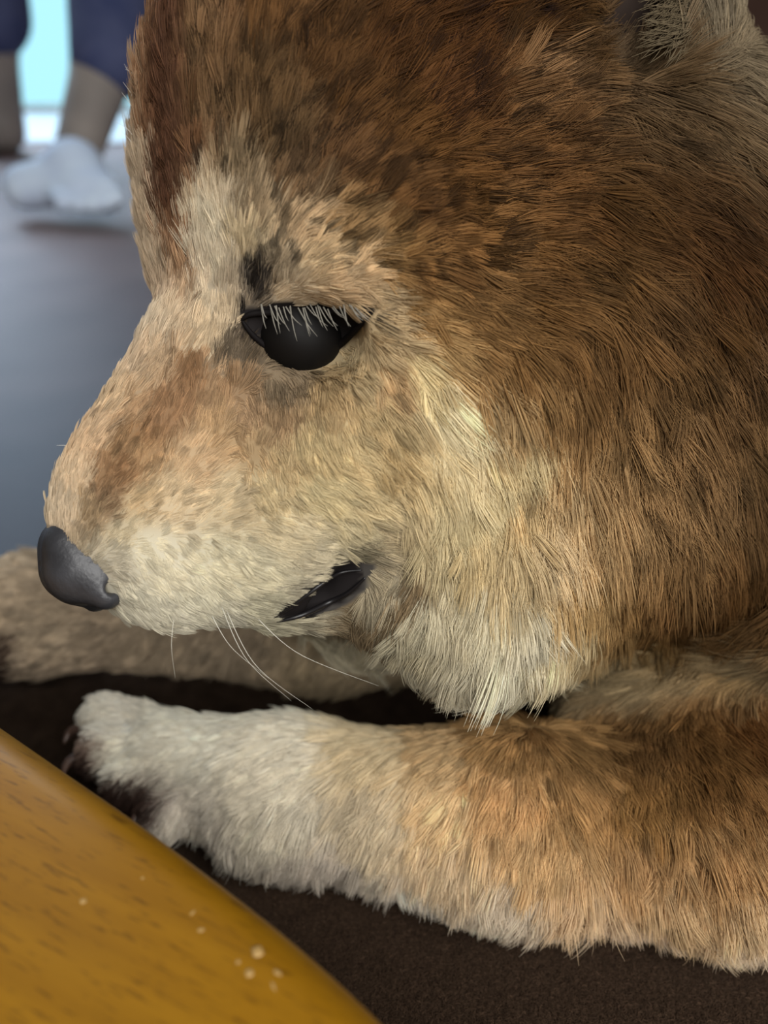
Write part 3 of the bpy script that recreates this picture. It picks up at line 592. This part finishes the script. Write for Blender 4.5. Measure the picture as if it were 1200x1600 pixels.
def slipper(): cone(0, np.array([L_ank[0] - 1, L_ank[1] + 3, 1.8]), np.array([L_ank[0] - 6, L_ank[1] - 15, 1.5]), 3.0, 2.6, k=1)
sdf_obj('slipper', sub(slipper), .5, mat('slipper', (84, 84, 88), .8), person, 2, True)

# ------------------------------------------------------------------ wooden table corner
TH = 10.0
wood = mat('table_wood', (150, 98, 28), .45, .15); N, L, b = nodes(wood)
tc = N.new('ShaderNodeTexCoord'); mp = N.new('ShaderNodeMapping'); mp2 = N.new('ShaderNodeMapping')
e0 = wcm(G(0, 1130, TH)); e1 = wcm(G(350, 1380, TH)); ea = math.atan2(e1[1] - e0[1], e1[0] - e0[0])
mp.inputs['Rotation'].default_value = (0, 0, -ea - .16); mp.vector_type = 'POINT'; mp.inputs['Scale'].default_value = (1, 1, 1)
sc_ = N.new('ShaderNodeMapping'); sc_.inputs['Scale'].default_value = (9, 120, 40); L.new(tc.outputs['Object'], mp.inputs[0]); L.new(mp.outputs[0], sc_.inputs[0])
n1 = N.new('ShaderNodeTexNoise'); n1.inputs['Scale'].default_value = 1.6; n1.inputs['Detail'].default_value = 5; L.new(sc_.outputs[0], n1.inputs['Vector'])
cr1 = N.new('ShaderNodeValToRGB'); e = cr1.color_ramp.elements; e[0].position = .3; e[1].position = .7; e[0].color = (*lin((113, 76, 4)), 1); e[1].color = (*lin((126, 87, 8)), 1); L.new(n1.outputs['Fac'], cr1.inputs[0])
sc2 = N.new('ShaderNodeMapping'); sc2.inputs['Scale'].default_value = (120, 1300, 40); L.new(mp.outputs[0], sc2.inputs[0])
n2 = N.new('ShaderNodeTexNoise'); n2.inputs['Scale'].default_value = 1.5; n2.inputs['Detail'].default_value = 2; L.new(sc2.outputs[0], n2.inputs['Vector'])
cr2 = N.new('ShaderNodeValToRGB'); e = cr2.color_ramp.elements; e[0].position = .30; e[1].position = .42; e[0].color = (.36, .32, .28, 1); e[1].color = (1, 1, 1, 1); L.new(n2.outputs['Fac'], cr2.inputs[0])
mm = N.new('ShaderNodeMix'); mm.data_type = 'RGBA'; mm.blend_type = 'MULTIPLY'; mm.inputs[0].default_value = .8; L.new(cr1.outputs[0], mm.inputs[6]); L.new(cr2.outputs[0], mm.inputs[7]); L.new(mm.outputs[2], b.inputs['Base Color'])
edge = [G(-260, 960, TH), G(-120, 1048, TH), G(0, 1130, TH), G(100, 1199, TH), G(200, 1268, TH), G(350, 1380, TH), G(450, 1460, TH), G(530, 1531, TH), G(600, 1600, TH), G(680, 1690, TH), G(760, 1800, TH)]
ep = spline([wcm(p) for p in edge], 60)[:, :2]
d0_, d1_ = ep[0] - ep[1], ep[-1] - ep[-2]; d0_ /= np.linalg.norm(d0_); d1_ /= np.linalg.norm(d1_)
ep = np.concatenate([[ep[0] + d0_ * k for k in (40, 20)], ep, [ep[-1] + d1_ * k for k in (15, 30)]])
n = len(ep); tg = np.gradient(ep, axis=0); tg /= np.linalg.norm(tg, axis=1, keepdims=True); inn = np.stack([tg[:, 1], -tg[:, 0]], 1)   # towards the table
if (inn[30] @ (np.array([-20., -10.]) - ep[30])) < 0: inn = -inn
prof_ = [(.55, -3.0), (.15, -2.6), (0, -2.0), (0, -1.1)] + [(.95 * (1 - math.cos(a)), -.95 + .95 * math.sin(a)) for a in np.linspace(.15, math.pi / 2, 9)] + [(1.6, 0)]
bm = bmesh.new(); rows = []
for i in range(n): rows.append([bm.verts.new(((ep[i, 0] + inn[i, 0] * (a - .25)) * .01, (ep[i, 1] + inn[i, 1] * (a - .25)) * .01, (TH + z) * .01)) for a, z in prof_])
for i in range(n - 1):
    for k in range(len(prof_) - 1): bm.faces.new((rows[i][k], rows[i][k + 1], rows[i + 1][k + 1], rows[i + 1][k]))
far_pts = [(-20, -70), (-80, -70), (-90, ep[0, 1] - 20)]
top = [r[-1] for r in rows] + [bm.verts.new((x * .01, y * .01, TH * .01)) for x, y in far_pts]
bot = [r[0] for r in rows] + [bm.verts.new((x * .01, y * .01, (TH - 3) * .01)) for x, y in far_pts]
bm.faces.new(top); bm.faces.new(bot[::-1])
for k in (n - 1, n, n + 1, n + 2):
    k2 = (k + 1) % (n + 3)
    side_a = [top[k], top[k2], bot[k2], bot[k]]
    bm.faces.new(side_a)
bmesh.ops.recalc_face_normals(bm, faces=bm.faces[:])
table = bpy.data.objects.new('low_table', None); sc.collection.objects.link(table); table.location = (0, 0, FZ)
bmesh.ops.translate(bm, vec=(0, 0, -FZ), verts=bm.verts)
to = bm_obj('table_top', bm, wood, table, False)
for f in to.data.polygons: f.use_smooth = len(f.vertices) == 4
tag(table, 'low golden brown wooden table with a rounded edge beside the white forepaw', 'table')
for x, y in ((-.68, -.50), (-.68, .08), (-.12, -.50)):
    bm = bmesh.new(); bmesh.ops.create_cone(bm, cap_ends=True, segments=20, radius1=.018, radius2=.024, depth=TH * .01 - .03 - FZ, matrix=Matrix.Translation((x, y, (TH * .01 - .03 - FZ) / 2))); bm_obj('leg', bm, wood, table, True)

crumb_m = noise_mat('crumb', [(136, 106, 54), (160, 130, 82)], 400, rough=.8, bump=.3, bscale=900, dist_=.0003)
crumbs = [(402, 1487, 10, 8, 'largest round pale crumb near the table edge'), (390, 1520, 7, 6, 'rounded pale crumb just below the largest crumb on wooden table'), (372, 1503, 4, 3, 'tiny crumb beside the largest crumb on wooden table'),
          (434, 1520, 8, 3, 'curved flake crumb nearest the rounded table edge'), (427, 1541, 9, 2, 'thin slanted sliver crumb on the rounded table edge'), (130, 1408, 6, 4, 'lone faint oval crumb well inside the wooden table top'),
          (223, 1372, 3, 2, 'speck crumb high along the table edge near the paw'), (301, 1426, 6, 2, 'small thin standing flake crumb midway along table edge'), (314, 1453, 6, 3, 'flat pale crumb below the thin flake crumb on wooden table')]
for x, y, a, b_, lab in crumbs:
    c = W(G(x, y, TH)); pp = FPX / G(x, y, TH)[2] * 100; bm = bmesh.new(); bmesh.ops.create_icosphere(bm, subdivisions=2, radius=1)
    hh = min(a, b_) * .25 / pp
    for v in bm.verts: v.co *= 1 + .22 * math.sin(v.co.x * 5 + x) * math.cos(v.co.y * 4 + y)
    bmesh.ops.scale(bm, vec=(a / pp, b_ / pp * 1.25, hh), verts=bm.verts)
    o = bm_obj('crumb', bm, crumb_m, None, True); o.location = (c[0], c[1], TH * .01 + hh * .35); o.rotation_euler = (0, 0, {434: -.5, 427: -1.1, 301: 1.0}.get(x, .3 * math.sin(x)))
    tag(o, lab, 'crumb', 'pale crumbs on the wooden table')
